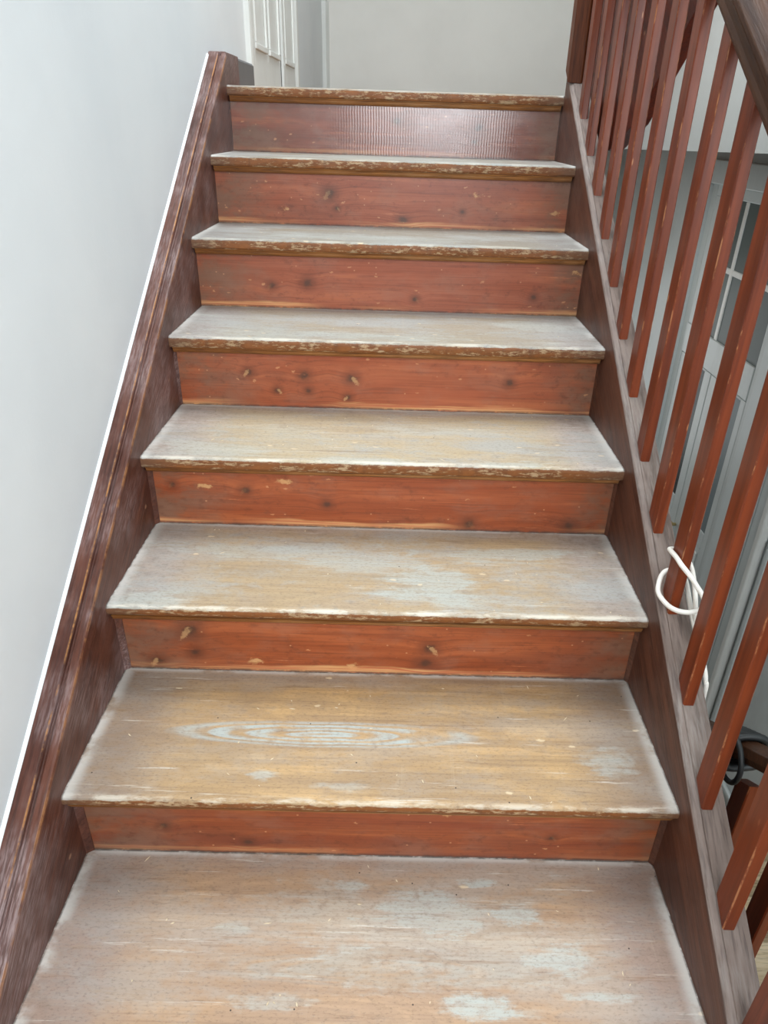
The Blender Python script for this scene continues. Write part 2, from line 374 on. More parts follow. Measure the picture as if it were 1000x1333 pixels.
M['newel'] = stain_material('newel_varnish', lin(108, 58, 32), lin(80, 42, 24), lin(110, 66, 44), 0.15, 4.0, 0.45, axis='z', spec=0.14)
M['baluster'] = baluster_material()
M['red_string'] = stain_material('red_brown_string', lin(104, 40, 22), lin(74, 26, 16), lin(104, 56, 40), 0.2, 6.0, 0.4)
M['amber'] = stain_material('amber_moulding', lin(150, 98, 50), lin(118, 72, 36), lin(178, 146, 108), 0.30, 2.0, 0.42, axis='x')
M['raw_pine'] = stain_material('raw_pine', lin(214, 196, 164), lin(196, 174, 138), lin(206, 196, 178), 0.3, 9.0, 0.6, axis='x')
M['landing_boards'] = stain_material('landing_boards', lin(160, 120, 84), lin(130, 94, 64), lin(170, 160, 148), 0.5, 9.5, 0.5, axis='x')
M['cable'] = MT('white_cable_sheath', 0.45).m
t = MT('white_cable_sheath_2', 0.42); t.color(t.mix(t.noise(t.mp((30, 30, 30)), 1, 3), lin(236, 232, 224), lin(224, 218, 208))); M['cable'] = t.m
t = MT('black_rubber_gap_shade', 0.5); t.color(t.mix(t.noise(t.mp((30, 30, 30)), 1, 3), lin(30, 33, 34), lin(18, 20, 21))); M['black'] = t.m
t = MT('brass', 0.3); t.color(t.mix(t.noise(t.mp((30, 30, 30)), 1, 3), lin(214, 196, 150), lin(196, 170, 110))); t.b.inputs['Metallic'].default_value = 0.7; M['brass'] = t.m
t = MT('hall_tiles', 0.4); t.color(t.mix(t.noise(t.mp((3, 3, 3)), 1, 4), lin(120, 116, 110), lin(98, 94, 90))); M['hall_floor'] = t.m
t = MT('shavings', 0.7); t.color(t.mix(t.noise(t.mp((20, 20, 20)), 1, 3), lin(222, 208, 180), lin(190, 168, 134))); M['shavings'] = t.m
M['glass_dark'] = glass_material('dark_pane', lin(50, 56, 56), 0.35)
M['glass_grey'] = glass_material('grey_pane', lin(122, 134, 138), 0.35)
M['glass_clear'] = glass_material('transom_pane', lin(92, 102, 100), 0.35)

# ------------------------------------------------------------------ mesh helpers
def link(name, bm, mat, parent=None, loc=None, smooth=False, bevel=0.0, seg=2):
    me = bpy.data.meshes.new(name)
    bmesh.ops.recalc_face_normals(bm, faces=bm.faces[:])
    if loc is not None: bmesh.ops.translate(bm, vec=-Vector(loc), verts=bm.verts[:])
    bm.to_mesh(me); bm.free(); me.materials.append(mat)
    if smooth:
        for p in me.polygons: p.use_smooth = True
    o = bpy.data.objects.new(name, me); COL.objects.link(o)
    if parent is not None:
        o.parent = parent
    if loc is not None:
        o.location = Vector(loc) - (wloc(parent) if parent is not None else Vector())
    elif parent is not None:
        o.location = -wloc(parent)
    if bevel:
        b = o.modifiers.new('bevel', 'BEVEL'); b.width = bevel; b.segments = seg; b.limit_method = 'ANGLE'; b.angle_limit = math.radians(40)
    return o
def wloc(o):
    v = Vector()
    while o is not None: v += o.location; o = o.parent
    return v
def empty(name, loc, label=None, cat=None, group=None, kind=None):
    o = bpy.data.objects.new(name, None); COL.objects.link(o); o.location = loc; o.empty_display_size = 0.1
    tag(o, label, cat, group, kind); return o
def tag(o, label=None, cat=None, group=None, kind=None):
    if label: o['label'] = label
    if cat: o['category'] = cat
    if group: o['group'] = group
    if kind: o['kind'] = kind
    return o
def abox(bm, x0, x1, y0, y1, z0, z1):
    vs = [bm.verts.new((x, y, z)) for x in (x0, x1) for y in (y0, y1) for z in (z0, z1)]
    for f in ((0, 1, 3, 2), (4, 6, 7, 5), (0, 4, 5, 1), (2, 3, 7, 6), (0, 2, 6, 4), (1, 5, 7, 3)):
        bm.faces.new([vs[k] for k in f])
    return bm
def box(x0, x1, y0, y1, z0, z1): return abox(bmesh.new(), x0, x1, y0, y1, z0, z1)
def prism(poly, axis, a, b, cap=True, nseg=1):
    """poly: list of 2-D points; axis 'x' -> (y,z), 'y' -> (x,z), 'z' -> (x,y)"""
    bm = bmesh.new(); rows = []
    for k in range(nseg + 1):
        q = a + (b - a) * k / nseg
        f = {'x': lambda p: (q, p[0], p[1]), 'y': lambda p: (p[0], q, p[1]), 'z': lambda p: (p[0], p[1], q)}[axis]
        rows.append([bm.verts.new(f(p)) for p in poly])
    n = len(poly)
    for k in range(nseg):
        for j in range(n):
            bm.faces.new((rows[k][j], rows[k][(j + 1) % n], rows[k + 1][(j + 1) % n], rows[k + 1][j]))
    if cap: bm.faces.new(rows[0]); bm.faces.new(rows[-1][::-1])
    return bm
def along(profile, s0, s1, up=1):
    """sweep an (X,h) profile along the pitch line; up=-1 mirrors the pitch (rises towards the camera)"""
    bm = bmesh.new(); rows = []
    for s in (s0, s1): rows.append([bm.verts.new(PT(s, h, X)) for X, h in profile])
    n = len(profile)
    for j in range(n): bm.faces.new((rows[0][j], rows[0][(j + 1) % n], rows[1][(j + 1) % n], rows[1][j]))
    bm.faces.new(rows[0]); bm.faces.new(rows[1][::-1])
    return bm
def cut(bm, co, no):
    r = bmesh.ops.bisect_plane(bm, geom=bm.verts[:] + bm.edges[:] + bm.faces[:], plane_co=co, plane_no=no, clear_outer=True)
    e = [q for q in r['geom_cut'] if isinstance(q, bmesh.types.BMEdge)]
    if e: bmesh.ops.contextual_create(bm, geom=e)
    return bm
def tube(pts, rad, closed=False, sub=6, n=10):
    """smooth tube through points (Catmull-Rom)"""
    P = [Vector(p) for p in pts]; Q = []
    m = len(P)
    for i in range(m - 1):
        p0, p1, p2, p3 = P[max(i - 1, 0)], P[i], P[i + 1], P[min(i + 2, m - 1)]
        for k in range(sub):
            u = k / sub
            Q.append(0.5 * ((2 * p1) + (p2 - p0) * u + (2 * p0 - 5 * p1 + 4 * p2 - p3) * u * u + (3 * p1 - p0 - 3 * p2 + p3) * u ** 3))
    Q.append(P[-1])
    bm = bmesh.new(); rows = []
    ref = Vector((0.3, 0.2, 0.93)).normalized()
    for i, q in enumerate(Q):
        d = (Q[min(i + 1, len(Q) - 1)] - Q[max(i - 1, 0)]).normalized()
        a = d.cross(ref)
        if a.length < 1e-3: a = d.orthogonal()
        a.normalize(); b = d.cross(a).normalized(); ref = b.cross(d) * 0 + b if False else ref
        rows.append([bm.verts.new(q + rad * (math.cos(2 * math.pi * k / n) * a + math.sin(2 * math.pi * k / n) * b)) for k in range(n)])
    for i in range(len(rows) - 1):
        for k in range(n):
            bm.faces.new((rows[i][k], rows[i][(k + 1) % n], rows[i + 1][(k + 1) % n], rows[i + 1][k]))
    bm.faces.new(rows[0]); bm.faces.new(rows[-1][::-1])
    return bm

# ------------------------------------------------------------------ the room shell
tag(link('wall_left', box(WL - 0.2, WL, YW - 0.2, YB + 0.2, ZF - 0.1, 4.4), M['wall']), 'white plastered wall rising beside the left string of the stairs', 'wall', kind='structure')
tag(link('wall_back', box(WL, XR, YB, YB + 0.2, ZF - 0.1, 4.4), M['wall_far']), 'plain white wall at the back of the upper landing', 'wall', kind='structure')
def wall_right():
    bm = bmesh.new(); y0, y1, zt = 3.06, 4.10, 1.15        # opening for the glazed doors
    abox(bm, XR, XR + 0.2, YW - 0.2, y0, ZF - 0.1, 4.4)
    abox(bm, XR, XR + 0.2, y1, YB + 0.2, ZF - 0.1, 4.4)
    abox(bm, XR, XR + 0.2, y0, y1, zt, 4.4)
    return bm
tag(link('wall_right', wall_right(), M['grey_paint']), 'pale grey hall wall seen through the balusters', 'wall', kind='structure')
def wall_window():
    bm = bmesh.new(); x0, x1, z0, z1 = 0.30, 2.10, 1.20, 2.70
    abox(bm, WL, x0, YW - 0.2, YW, ZF - 0.1, 4.4); abox(bm, x1, XR, YW - 0.2, YW, ZF - 0.1, 4.4)
    abox(bm, x0, x1, YW - 0.2, YW, ZF - 0.1, z0); abox(bm, x0, x1, YW - 0.2, YW, z1, 4.4)
    return bm
tag(link('wall_front', wall_window(), M['wall']), 'white wall with a window behind the half landing', 'wall', kind='structure')
wf = bmesh.new()
for a in ((0.30, 0.35, 1.20, 2.70), (2.05, 2.10, 1.20, 2.70), (1.175, 1.225, 1.20, 2.70), (0.35, 2.05, 1.20, 1.26), (0.35, 2.05, 2.64, 2.70)):
    abox(wf, a[0], a[1], YW - 0.12, YW - 0.07, a[2], a[3])
tag(link('window_1', wf, M['white_paint']), 'white window frame behind the half landing', 'window', kind='structure')
ceil_bm = bmesh.new()
abox(ceil_bm, WL, 0.02, YW, YB, 4.3, 4.4); abox(ceil_bm, 1.22, XR, YW, YB, 4.3, 4.4)
abox(ceil_bm, 0.02, 1.22, YW, 1.35, 4.3, 4.4); abox(ceil_bm, 0.02, 1.22, 3.25, YB, 4.3, 4.4)
tag(link('ceiling', ceil_bm, M['wall']), 'white ceiling with a roof light over the stairwell', 'ceiling', kind='structure')
tag(link('floor', box(WL, XR, YW, YB, ZF - 0.1, ZF), M['hall_floor']), 'floor of the lower hall', 'floor', kind='structure')
# upper landing slab and half landing
tag(link('floor_landing', box(WL, XR, 8 * G + 0.12, YB, 8 * RI - 0.14, 8 * RI - 0.001), M['landing_boards']), 'upper landing floor behind the top nosing', 'floor', kind='structure')
tag(link('floor_half_landing', box(WL, XR, YW, -0.02, -RI - 0.12, -RI), M['landing_boards']), 'half landing where the flights turn', 'floor', kind='structure')
# white filler bead where plaster meets the string
tag(link('trim_1', cut(cut(along([(WL, 0.036), (WL + 0.006, 0.036), (WL + 0.005, 0.0565), (WL + 0.002, 0.0600), (WL, 0.0605)], -0.8, 2.9), (0, 2.365, 0), (0, 1, 0)), (0, -0.3, 0), (0, -1, 0)), M['caulk']),
    'white filler bead between plaster and left string', 'trim', kind='structure')
# skirting on the landing
tag(link('baseboard_left', prism([(WL, 8 * RI), (WL + 0.050, 8 * RI), (WL + 0.050, 8 * RI + 0.080), (WL + 0.044, 8 * RI + 0.087), (WL, 8 * RI + 0.087)], 'y', 2.581, 2.88), M['dark_skirting']),
    'short dark grey skirting on the landing beside the white door', 'skirting', kind='structure')

# ------------------------------------------------------------------ white panelled double door in the left wall, at the landing
d1 = empty('door_1', (WL, 3.0, 8 * RI), 'white panelled double door in the left wall of the landing', 'door', kind='structure')
def rel(o): return o
z0, z1 = 8 * RI + 0.001, 8 * RI + 2.05
link('architrave', prism([(WL, 3.015), (WL + 0.020, 3.015), (WL + 0.024, 3.03), (WL + 0.024, 3.085), (WL + 0.012, 3.10), (WL, 3.10)], 'z', z0, z1 + 0.08), M['white_paint'], d1)
link('architrave', prism([(WL, 4.40), (WL + 0.012, 4.40), (WL + 0.024, 4.42), (WL + 0.024, 4.47), (WL + 0.018, 4.53), (WL, 4.53)], 'z', z0, z1 + 0.08), M['white_paint'], d1)
for y0, y1, panels in ((3.105, 3.845, ((3.15, 3.43), (3.50, 3.80))), (3.925, 4.395, ((3.99, 4.33),))):
    lf = link('door_leaf', box(WL, WL + 0.010, y0, y1, z0 + 0.004, z1), M['white_paint'], d1, bevel=0.002)
    for a, b in panels:
        for zz0, zz1 in ((z0 + 0.155, z0 + 1.0), (z0 + 1.12, z0 + 1.92)):
            bm = bmesh.new(); tt = 0.022
            abox(bm, WL + 0.010, WL + 0.020, a, b, zz0, zz0 + tt); abox(bm, WL + 0.010, WL + 0.020, a, b, zz1 - tt, zz1)
            abox(bm, WL + 0.010, WL + 0.020, a, a + tt, zz0 + tt, zz1 - tt); abox(bm, WL + 0.010, WL + 0.020, b - tt, b, zz0 + tt, zz1 - tt)
            link('panel_moulding', bm, M['white_paint'], lf, bevel=0.003)
link('meeting_post', prism([(WL, 3.870), (WL + 0.022, 3.870), (WL + 0.024, 3.92), (WL, 3.92)], 'z', z0, z1), M['white_paint'], d1)
link('gap_shade_strip', box(WL, WL + 0.0102, 3.8455, 3.8695, z0, z1), M['black'], d1)  # solid black strip standing in for the shade between leaf and post
tag(link('trim_2', prism([(WL, YB - 0.05), (WL + 0.03, YB - 0.05), (WL + 0.05, YB), (WL, YB)], 'z', 8 * RI, 4.3), M['white_paint']), 'white corner strip at the back of the landing', 'trim', kind='structure')

# ------------------------------------------------------------------ main staircase
st = empty('staircase', (0, 0, 0), 'main wooden stair flight with sanded grey-stained treads and red-brown risers', 'staircase')
TP = {  # base, warm, edge, residue, ring, patches, veil, blueness, front wear, arch
    1: (lin(164, 134, 108), lin(184, 150, 116), lin(146, 126, 116), 0.22, 0.25,
        [(0.62, 0.175, 0.27, 0.10, .50), (0.504, 0.270, 0.036, 0.013, .8), (0.640, 0.235, 0.110, 0.055, .85), (0.786, 0.221, 0.050, 0.022, 1), (0.727, 0.278, 0.055, 0.014, 1), (0.851, 0.150, 0.054, 0.028, .9), (0.693, 0.077, 0.060, 0.022, 1), (0.512, 0.143, 0.080, 0.046, .7), (0.90, 0.089, 0.055, 0.011, .8), (0.30, 0.190, 0.045, 0.016, .6), (0.384, 0.074, 0.085, 0.014, .6)], 0.35, 0.6, 0.6, (0.52, 0.125, 0.22, 0.022)),
    2: (lin(158, 130, 96), lin(196, 160, 110), lin(134, 114, 98), 0.10, 1.0,
        [(0.482, 0.035, 0.05, 0.018, .5), (0.33, 0.060, 0.03, 0.012, .7), (0.96, 0.10, 0.05, 0.03, .6)], 0.26, 0.75, 0.55, (0.43, 0.160, 0.26, 0.030)),
    3: (lin(168, 148, 120), lin(180, 154, 118), lin(168, 156, 148), 0.35, 0.35,
        [(0.633, 0.110, 0.095, 0.060, .95), (0.80, 0.225, 0.150, 0.030, .7), (0.085, 0.020, 0.10, 0.035, .8), (0.24, 0.215, 0.20, 0.035, .6), (0.693, 0.048, 0.062, 0.028, .9), (0.45, 0.17, 0.14, 0.03, .6)], 0.7, 0.55, 0.8, (0.5, 0.19, 0.25, 0.02)),
    4: (lin(180, 164, 138), lin(188, 168, 134), lin(174, 162, 156), 0.40, 0.2,
        [(0.143, 0.05, 0.11, 0.05, .7), (0.27, 0.17, 0.14, 0.06, .5), (0.80, 0.012, 0.10, 0.016, .9), (0.50, 0.010, 0.14, 0.014, .8), (0.65, 0.2, 0.2, 0.03, .6)], 0.7, 0.3, 0.7, None),
    5: (lin(164, 156, 142), lin(166, 152, 130), lin(168, 162, 158), 0.50, 0.2,
        [(0.5, 0.05, 0.20, 0.03, .8), (0.90, 0.2, 0.10, 0.05, .7), (0.211, 0.05, 0.154, 0.06, .6)], 0.8, 0.45, 0.6, None),
    6: (lin(146, 142, 132), lin(148, 138, 120), lin(148, 144, 140), 0.50, 0.1, [(0.5, 0.1, 0.3, 0.06, .5)], 0.8, 0.5, 0.4, None),  # grey of upper treads: paint residue plus grazing reflection put into the colour
    7: (lin(146, 142, 132), lin(148, 138, 120), lin(146, 142, 138), 0.50, 0.1, [(0.5, 0.1, 0.3, 0.06, .5)], 0.8, 0.5, 0.4, None),
    8: (lin(140, 122, 98), lin(140, 118, 88), lin(130, 116, 102), 0.3, 0.1, [], 0.5, 0.4, 0.2, None)}
def tread_mesh(i, depth):
    th = 0.028
    fb = 0.020 if i <= 3 else 0.026                     # lower edge of the upright nosing face
    prof = [(depth, -th), (0.012 if i <= 3 else 0.006, -th), (0.0035, -fb - 0.001), (0.0008, -fb + 0.003), (0.0, -0.012), (0.0006, -0.0055), (0.0028, -0.0020), (0.0065, -0.0003), (0.012, 0.0), (depth, 0.0)]
    bm = bmesh.new(); rows = []; ns = 60
    for k in range(ns + 1):
        x = W * k / ns; row = []
        e = mnoise.noise(Vector((x * 14, i * 7.3, 0))) * 0.0011 + mnoise.noise(Vector((x * 45, i * 3.1, 2))) * 0.0006
        e2 = max(0.0, mnoise.noise(Vector((x * 9, i * 5.7, 5)))) * 0.0018
        for j, (y, z) in enumerate(prof):
            if 3 <= j <= 8: y += e; z -= e2 * (1.0 if 5 <= j <= 7 else 0.3)
            row.append(bm.verts.new((x, y, z)))
        rows.append(row)
    n = len(prof)
    for k in range(ns):
        for j in range(n):
            bm.faces.new((rows[k][j], rows[k][(j + 1) % n], rows[k + 1][(j + 1) % n], rows[k + 1][j]))
    bm.faces.new(rows[0]); bm.faces.new(rows[-1][::-1])
    return bm
def smooth_angle(o, deg=35):
    me = o.data
    for p in me.polygons: p.use_smooth = True
    me.set_sharp_from_angle(angle=math.radians(deg))
RP = {1: (lin(126, 62, 36), lin(144, 74, 42)), 2: (lin(132, 64, 38), lin(148, 78, 44)), 3: (lin(142, 70, 38), lin(160, 84, 48)), 4: (lin(144, 70, 38), lin(158, 82, 48)),
      5: (lin(150, 76, 46), lin(166, 92, 60)), 6: (lin(146, 76, 50), lin(160, 90, 64)), 7: (lin(146, 76, 50), lin(162, 90, 62)), 8: (lin(116, 58, 38), lin(132, 70, 50))}
KN = {1: [(0.35, 0.06, 0.006)], 2: [(0.15, 0.07, 0.006), (0.30, 0.03, 0.006), (0.86, 0.06, 0.005)], 3: [(0.145, 0.100, 0.011), (0.150, 0.045, 0.008), (0.635, 0.070, 0.009), (0.628, 0.030, 0.010), (0.07, 0.02, 0.009)],
      4: [(0.215, 0.09, 0.007), (0.40, 0.06, 0.007), (0.73, 0.018, 0.009), (0.965, 0.018, 0.009), (0.05, 0.10, 0.006)], 5: [(0.18, 0.09, 0.007), (0.32, 0.085, 0.009), (0.44, 0.08, 0.009), (0.33, 0.045, 0.006), (0.43, 0.03, 0.006), (0.84, 0.08, 0.007), (0.25, 0.045, 0.006)],
      6: [(0.20, 0.06, 0.007), (0.30, 0.07, 0.009), (0.60, 0.035, 0.006), (0.93, 0.05, 0.006)], 7: [(0.34, 0.09, 0.011), (0.56, 0.02, 0.010), (0.36, 0.05, 0.005), (0.74, 0.05, 0.005)], 8: [(0.535, 0.100, 0.008), (0.80, 0.09, 0.010), (0.79, 0.05, 0.007)]}
for i in range(0, 9):
    y, z = i * G, i * RI
    P = TP.get(i, TP[1])
    depth = G + NO + 0.02 if i < 8 else 0.125
    bm = tread_mesh(i, depth); bmesh.ops.translate(bm, vec=(0, y, z), verts=bm.verts[:])
    tr = link('tread', bm, tread_material(i, P[0], P[1], P[2], P[3], i + 0.37, P[4], P[5], P[6], P[7], P[8], P[9]), st, loc=(0, y, z))
    smooth_angle(tr, 30)
    # bed moulding under the nosing
    mp = [(y + 0.0085, z - 0.0285), (y + 0.0095, z - 0.031), (y + 0.0125, z - 0.0335), (y + 0.0135, z - 0.038), (y + 0.017, z - 0.042), (y + 0.022, z - 0.044), (y + NO, z - 0.044), (y + NO, z - 0.0285)]
    link('nosing_moulding', prism([(a - y, b - z) for a, b in mp], 'x', 0.004, W - 0.004), M['amber'], tr).location = (0, 0, 0)
    R_ = RP.get(i, RP[1])
    rz0 = (i - 1) * RI
    bm = box(0.0, W, y + NO, y + NO + 0.02, rz0, z - 0.0285)
    link('riser', bm, riser_material(i, R_[0], R_[1], i + 0.71, 0.25 if i == 8 else 0.0, KN.get(i, KN[1]), 0.4 if i in (1, 2, 8) else 0.8), st, loc=(0, y + NO, rz0))
    # scribe strips covering the riser ends
    wl = {0: .010, 1: .010, 2: .012, 3: .011, 4: .009, 5: .005}.get(i, 0)
    if wl:
        for xa, xb in ((0.0, wl), (W - wl * 0.6, W)):
            link('scribe_strip', prism([(xa, y + NO - 0.010), (xb, y + NO - 0.002), (xb, y + NO), (xa, y + NO)] if xa == 0 else
                 [(xa, y + NO - 0.002), (xb, y + NO - 0.010), (xb, y + NO), (xa, y + NO)], 'z', rz0, z - 0.044), M['string_l'] if xa == 0 else M['string_r'], st)
# left string: board plus capped top with groove and bead
HT = 0.052
WS = WL + 0.0006
profL = [(WS, -0.27), (0.0, -0.27), (0.0, HT - 0.006), (-0.0015, HT - 0.002), (-0.005, HT), (-0.016, HT), (-0.0185, HT - 0.006), (-0.0225, HT - 0.007), (-0.0240, HT - 0.001), (-0.027, HT + 0.002), (-0.045, HT + 0.003), (WS, HT + 0.003)]
sL = link('string_board', cut(cut(along(profL, -0.9, 2.95), (0, 2.385, 0), (0, 1, 0)), (0, -0.30, 0), (0, -1, 0)), M['string_l'], st, bevel=0.0012, seg=1)
link('string_end', cut(box(WS, -0.004, 2.386, 2.58, 8 * RI, 8 * RI + 0.090), (0, 2.70, 8 * RI + 0.090), (0, 0.0, 1)), M['string_l'], st, bevel=0.003)
# right string with dusty sloping top
profR = [(W, -0.27), (W + 0.054, -0.27), (W + 0.054, 0.055), (W + 0.014, 0.055), (W, 0.047)]
link('string_board', cut(cut(along([(W, -0.27), (W + 0.054, -0.27), (W + 0.054, 0.046), (W, 0.046)], -0.9, 2.95), (0, 2.345, 0), (0, 1, 0)), (0, -0.30, 0), (0, -1, 0)), M['string_r'], st)
link('string_cap', cut(cut(along([(W + 0.0004, 0.046), (W + 0.055, 0.046), (W + 0.055, 0.0555), (W + 0.0135, 0.0560), (W + 0.0125, 0.0535), (W + 0.003, 0.0505), (W + 0.0004, 0.0480)], -0.9, 2.95), (0, 2.345, 0), (0, 1, 0)), (0, -0.30, 0), (0, -1, 0)), M['string_top'], st)

link('string_end', box(W, W + 0.054, 2.3455, 2.466, 1.18, 8 * RI - 0.001), M['string_r'], st, bevel=0.002)

# ------------------------------------------------------------------ balustrade of the main flight
bl = empty('balustrade', (1.0805, 0.12, 0.15), 'red-brown slatted balustrade with dark handrail on the right string', 'balustrade')
def hz(y, h): return (h * L_ / G) + y * RI / G           # height of the line h above the nosing line at y
RH = 0.700                                               # underside of the rail above nosing line
def slat(hx, hy, y0, z_of_bot, z_of_top, ch=0.0022):
    pts = [(-hx + ch, -hy), (hx - ch, -hy), (hx, -hy + ch), (hx, hy - ch), (hx - ch, hy), (-hx + ch, hy), (-hx, hy - ch), (-hx, -hy + ch)]
    bm = bmesh.new()
    lo = [bm.verts.new((x, y, z_of_bot(y))) for x, y in pts]; hi = [bm.verts.new((x, y, z_of_top(y))) for x, y in pts]
    for j in range(8): bm.faces.new((lo[j], lo[(j + 1) % 8], hi[(j + 1) % 8], hi[j]))
    bm.faces.new(lo); bm.faces.new(hi[::-1]); return bm
m = RI / G
zb = lambda y: (0.0562 * L_ / G) + y * m - (0.0562 * L_ / G)
HB = (RH + 0.012 - 0.0562) * L_ / G
proto = None
for k in range(-2, 13):
    yf = 0.411 + 0.1440 * k                              # front face of the slat
    yc = yf + 0.0215
    base = Vector((1.0805, yc, 0.0562 * L_ / G + yc * m))
    if proto is None:
        bm = slat(0.0100, 0.0215, 0, lambda y: y * m, lambda y: HB + y * m)
        me = bpy.data.meshes.new('baluster'); bmesh.ops.recalc_face_normals(bm, faces=bm.faces[:]); bm.to_mesh(me); bm.free(); me.materials.append(M['baluster'])
        proto = me
    o = bpy.data.objects.new('baluster', proto); COL.objects.link(o); o.parent = bl; o.location = base - bl.location
    o.rotation_euler = (random.uniform(-.002, .002), random.uniform(-.003, .003), random.uniform(-.02, .02))
profH = [(1.058, RH), (1.104, RH), (1.108, RH + 0.008), (1.110, RH + 0.020), (1.118, RH + 0.034), (1.119, RH + 0.052), (1.108, RH + 0.066), (1.081, RH + 0.072),
         (1.055, RH + 0.066), (1.044, RH + 0.054), (1.045, RH + 0.046), (1.052, RH + 0.036), (1.0525, RH + 0.022), (1.050, RH + 0.016), (1.050, RH + 0.011), (1.053, RH + 0.009)]
hr = link('handrail', cut(cut(along(profH, -0.9, 3.6), (0, 2.31, 0), (0, 1, 0)), (0, -0.02, 0), (0, -1, 0)), M['rail'], bl, bevel=0.0015, seg=2)
nw_ = prism([(1.050, 2.292), (1.090, 2.288), (1.099, 2.297), (1.099, 2.344), (1.050, 2.344)], 'z', 1.20, 2.62)
for v in nw_.verts:
    if v.co.z < 1.3: v.co.z = 0.0564 * L_ / G + v.co.y * m
link('newel_post', nw_, M['newel'], bl, bevel=0.002)

# ------------------------------------------------------------------ upper flight (rises back over the hall) : string and plastered soffit
uf = empty('staircase', (1.2, 2.1, 1.34), 'underside of the upper stair flight with dark red string and white soffit', 'staircase')
ms = 0.66
zl = lambda y: 1.405 + (1.92 - y) * ms
link('string_board', prism([(2.13, 1.335), (1.92, 1.405), (-1.0, zl(-1.0)), (-1.0, zl(-1.0) + 0.33), (1.92, 1.405 + 0.42), (2.385, 1.405 + 0.42), (2.385, 1.342)], 'x', 1.165, 1.205), M['red_string'], uf, bevel=0.003)
link('soffit', prism([(2.13, 1.342), (-1.0, 1.342 + 3.13 * ms), (-1.0, 1.342 + 3.13 * ms + 0.08), (2.34, 1.342 + 0.08), (2.34, 1.342)], 'x', 1.206, XR - 0.001), M['soffit'], uf)
link('newel_post', prism([(1.150, 2.386), (1.215, 2.386), (1.220, 2.391), (1.220, 2.500), (1.150, 2.500)], 'z', 1.33, 2.7), M['red_string'], uf, bevel=0.003)
for j in range(6):
    link('tread', box(1.206, XR - 0.001, 2.10 - j * G - G, 2.10 - j * G + 0.03, 8 * RI + (j + 1) * RI - 0.03, 8 * RI + (j + 1) * RI), M['raw_pine'], uf)

# ------------------------------------------------------------------ lower flight (descends away under the rail)
lf_ = empty('staircase', (1.24, 0.0, ZF), 'lower stair flight with pale raw wood treads going down to the hall', 'staircase')
X0, X1 = 1.165, XR - 0.002
nb = 8
rl = (-RI - ZF) / (nb + 1)
for j in range(nb):
    y, z = 0.0 + j * 0.27, -RI - (j + 1) * rl
    link('tread', box(X0, X1, y - 0.02, y + 0.30, z - 0.035, z), M['raw_pine'], lf_, bevel=0.008)
    link('riser', box(X0, X1, y - 0.02, y, z, z + rl - 0.001), M['raw_pine'], lf_)
link('riser', box(X0, X1, nb * 0.27 - 0.02, nb * 0.27, ZF + 0.001, -RI - nb * rl - 0.036), M['raw_pine'], lf_)
lb = empty('balustrade', (1.22, 0.3, -0.4), 'darker red-brown balustrade of the lower flight behind the right string', 'balustrade')
lm = -rl / 0.27
lz = lambda y: 0.362 + (y - 0.80) * (-0.66)
LX = 1.205
def sweep_rail(prof, y0, y1):
    bm = bmesh.new(); rows = []
    for y in (y0, y1): rows.append([bm.verts.new((LX + a, y, lz(y) + b)) for a, b in prof])
    n = len(prof)
    for j in range(n): bm.faces.new((rows[0][j], rows[0][(j + 1) % n], rows[1][(j + 1) % n], rows[1][j]))
    bm.faces.new(rows[0]); bm.faces.new(rows[1][::-1]); return bm
link('handrail', sweep_rail([(-.024, -.040), (.024, -.040), (.028, -.024), (.022, -.006), (0.010, 0), (-.010, 0), (-.022, -.006), (-.028, -.024)], 0.0, 2.1), M['rail'], lb, bevel=0.002)
link('string_board', sweep_rail([(-.025, -1.02), (.025, -1.02), (.025, -.74), (-.025, -.74)], 0.0, 2.1), M['red_string'], lb)
bm = slat(0.0100, 0.0215, 0, lambda y: -0.70 - 0.66 * y, lambda y: -0.05 - 0.66 * y)
me2 = bpy.data.meshes.new('baluster'); bmesh.ops.recalc_face_normals(bm, faces=bm.faces[:]); bm.to_mesh(me2); bm.free(); me2.materials.append(M['baluster'])
for k in range(14):
    y = 0.08 + 0.1440 * k
    o = bpy.data.objects.new('baluster', me2); COL.objects.link(o); o.parent = lb
    o.location = Vector((LX, y, lz(y) - 0.04)) - lb.location

# ------------------------------------------------------------------ glazed double door with transom in the hall wall
d2 = empty('door_2', (XR, 3.58, ZF), 'pale grey glazed double door with transom at the foot of the lower stairs', 'door', kind='structure')
fx0, fx1 = XR - 0.012, XR + 0.06
ZT0, ZT1 = 0.235, 0.405                                   # transom bar
bm = bmesh.new()
abox(bm, fx0, fx1, 4.03, 4.10, ZF, 1.15); abox(bm, fx0, fx1, 3.86, 4.03, ZT1, 1.095); abox(bm, fx0, fx1, 3.06, 3.115, ZF, 1.15)
abox(bm, fx0, fx1, 3.115, 4.03, 1.095, 1.15); abox(bm, fx0 - 0.004, fx1, 3.115, 4.03, ZT0, ZT1)
link('frame', bm, M['grey_paint'], d2, bevel=0.004)
link('architrave', prism([(XR - 0.05, 4.10), (XR, 4.10), (XR, 4.22), (XR - 0.03, 4.22), (XR - 0.035, 4.12)], 'z', ZF, 1.27), M['grey_paint'], d2, bevel=0.003)
link('architrave', box(XR - 0.045, XR, 3.0, 4.10, 1.152, 1.27), M['grey_paint'], d2, bevel=0.006)
ys = [3.86, 3.63, 3.37, 3.115]
for a, b in ((3.63, 3.63), (3.37, 3.37)):
    link('glazing_bar', box(XR - 0.010, XR + 0.025, a - 0.017, a + 0.017, ZT1, 1.095), M['white_paint'], d2, bevel=0.004)
link('glazing_bar', box(XR - 0.009, XR + 0.024, 3.115, 3.86, 0.742, 0.772), M['white_paint'], d2, bevel=0.004)
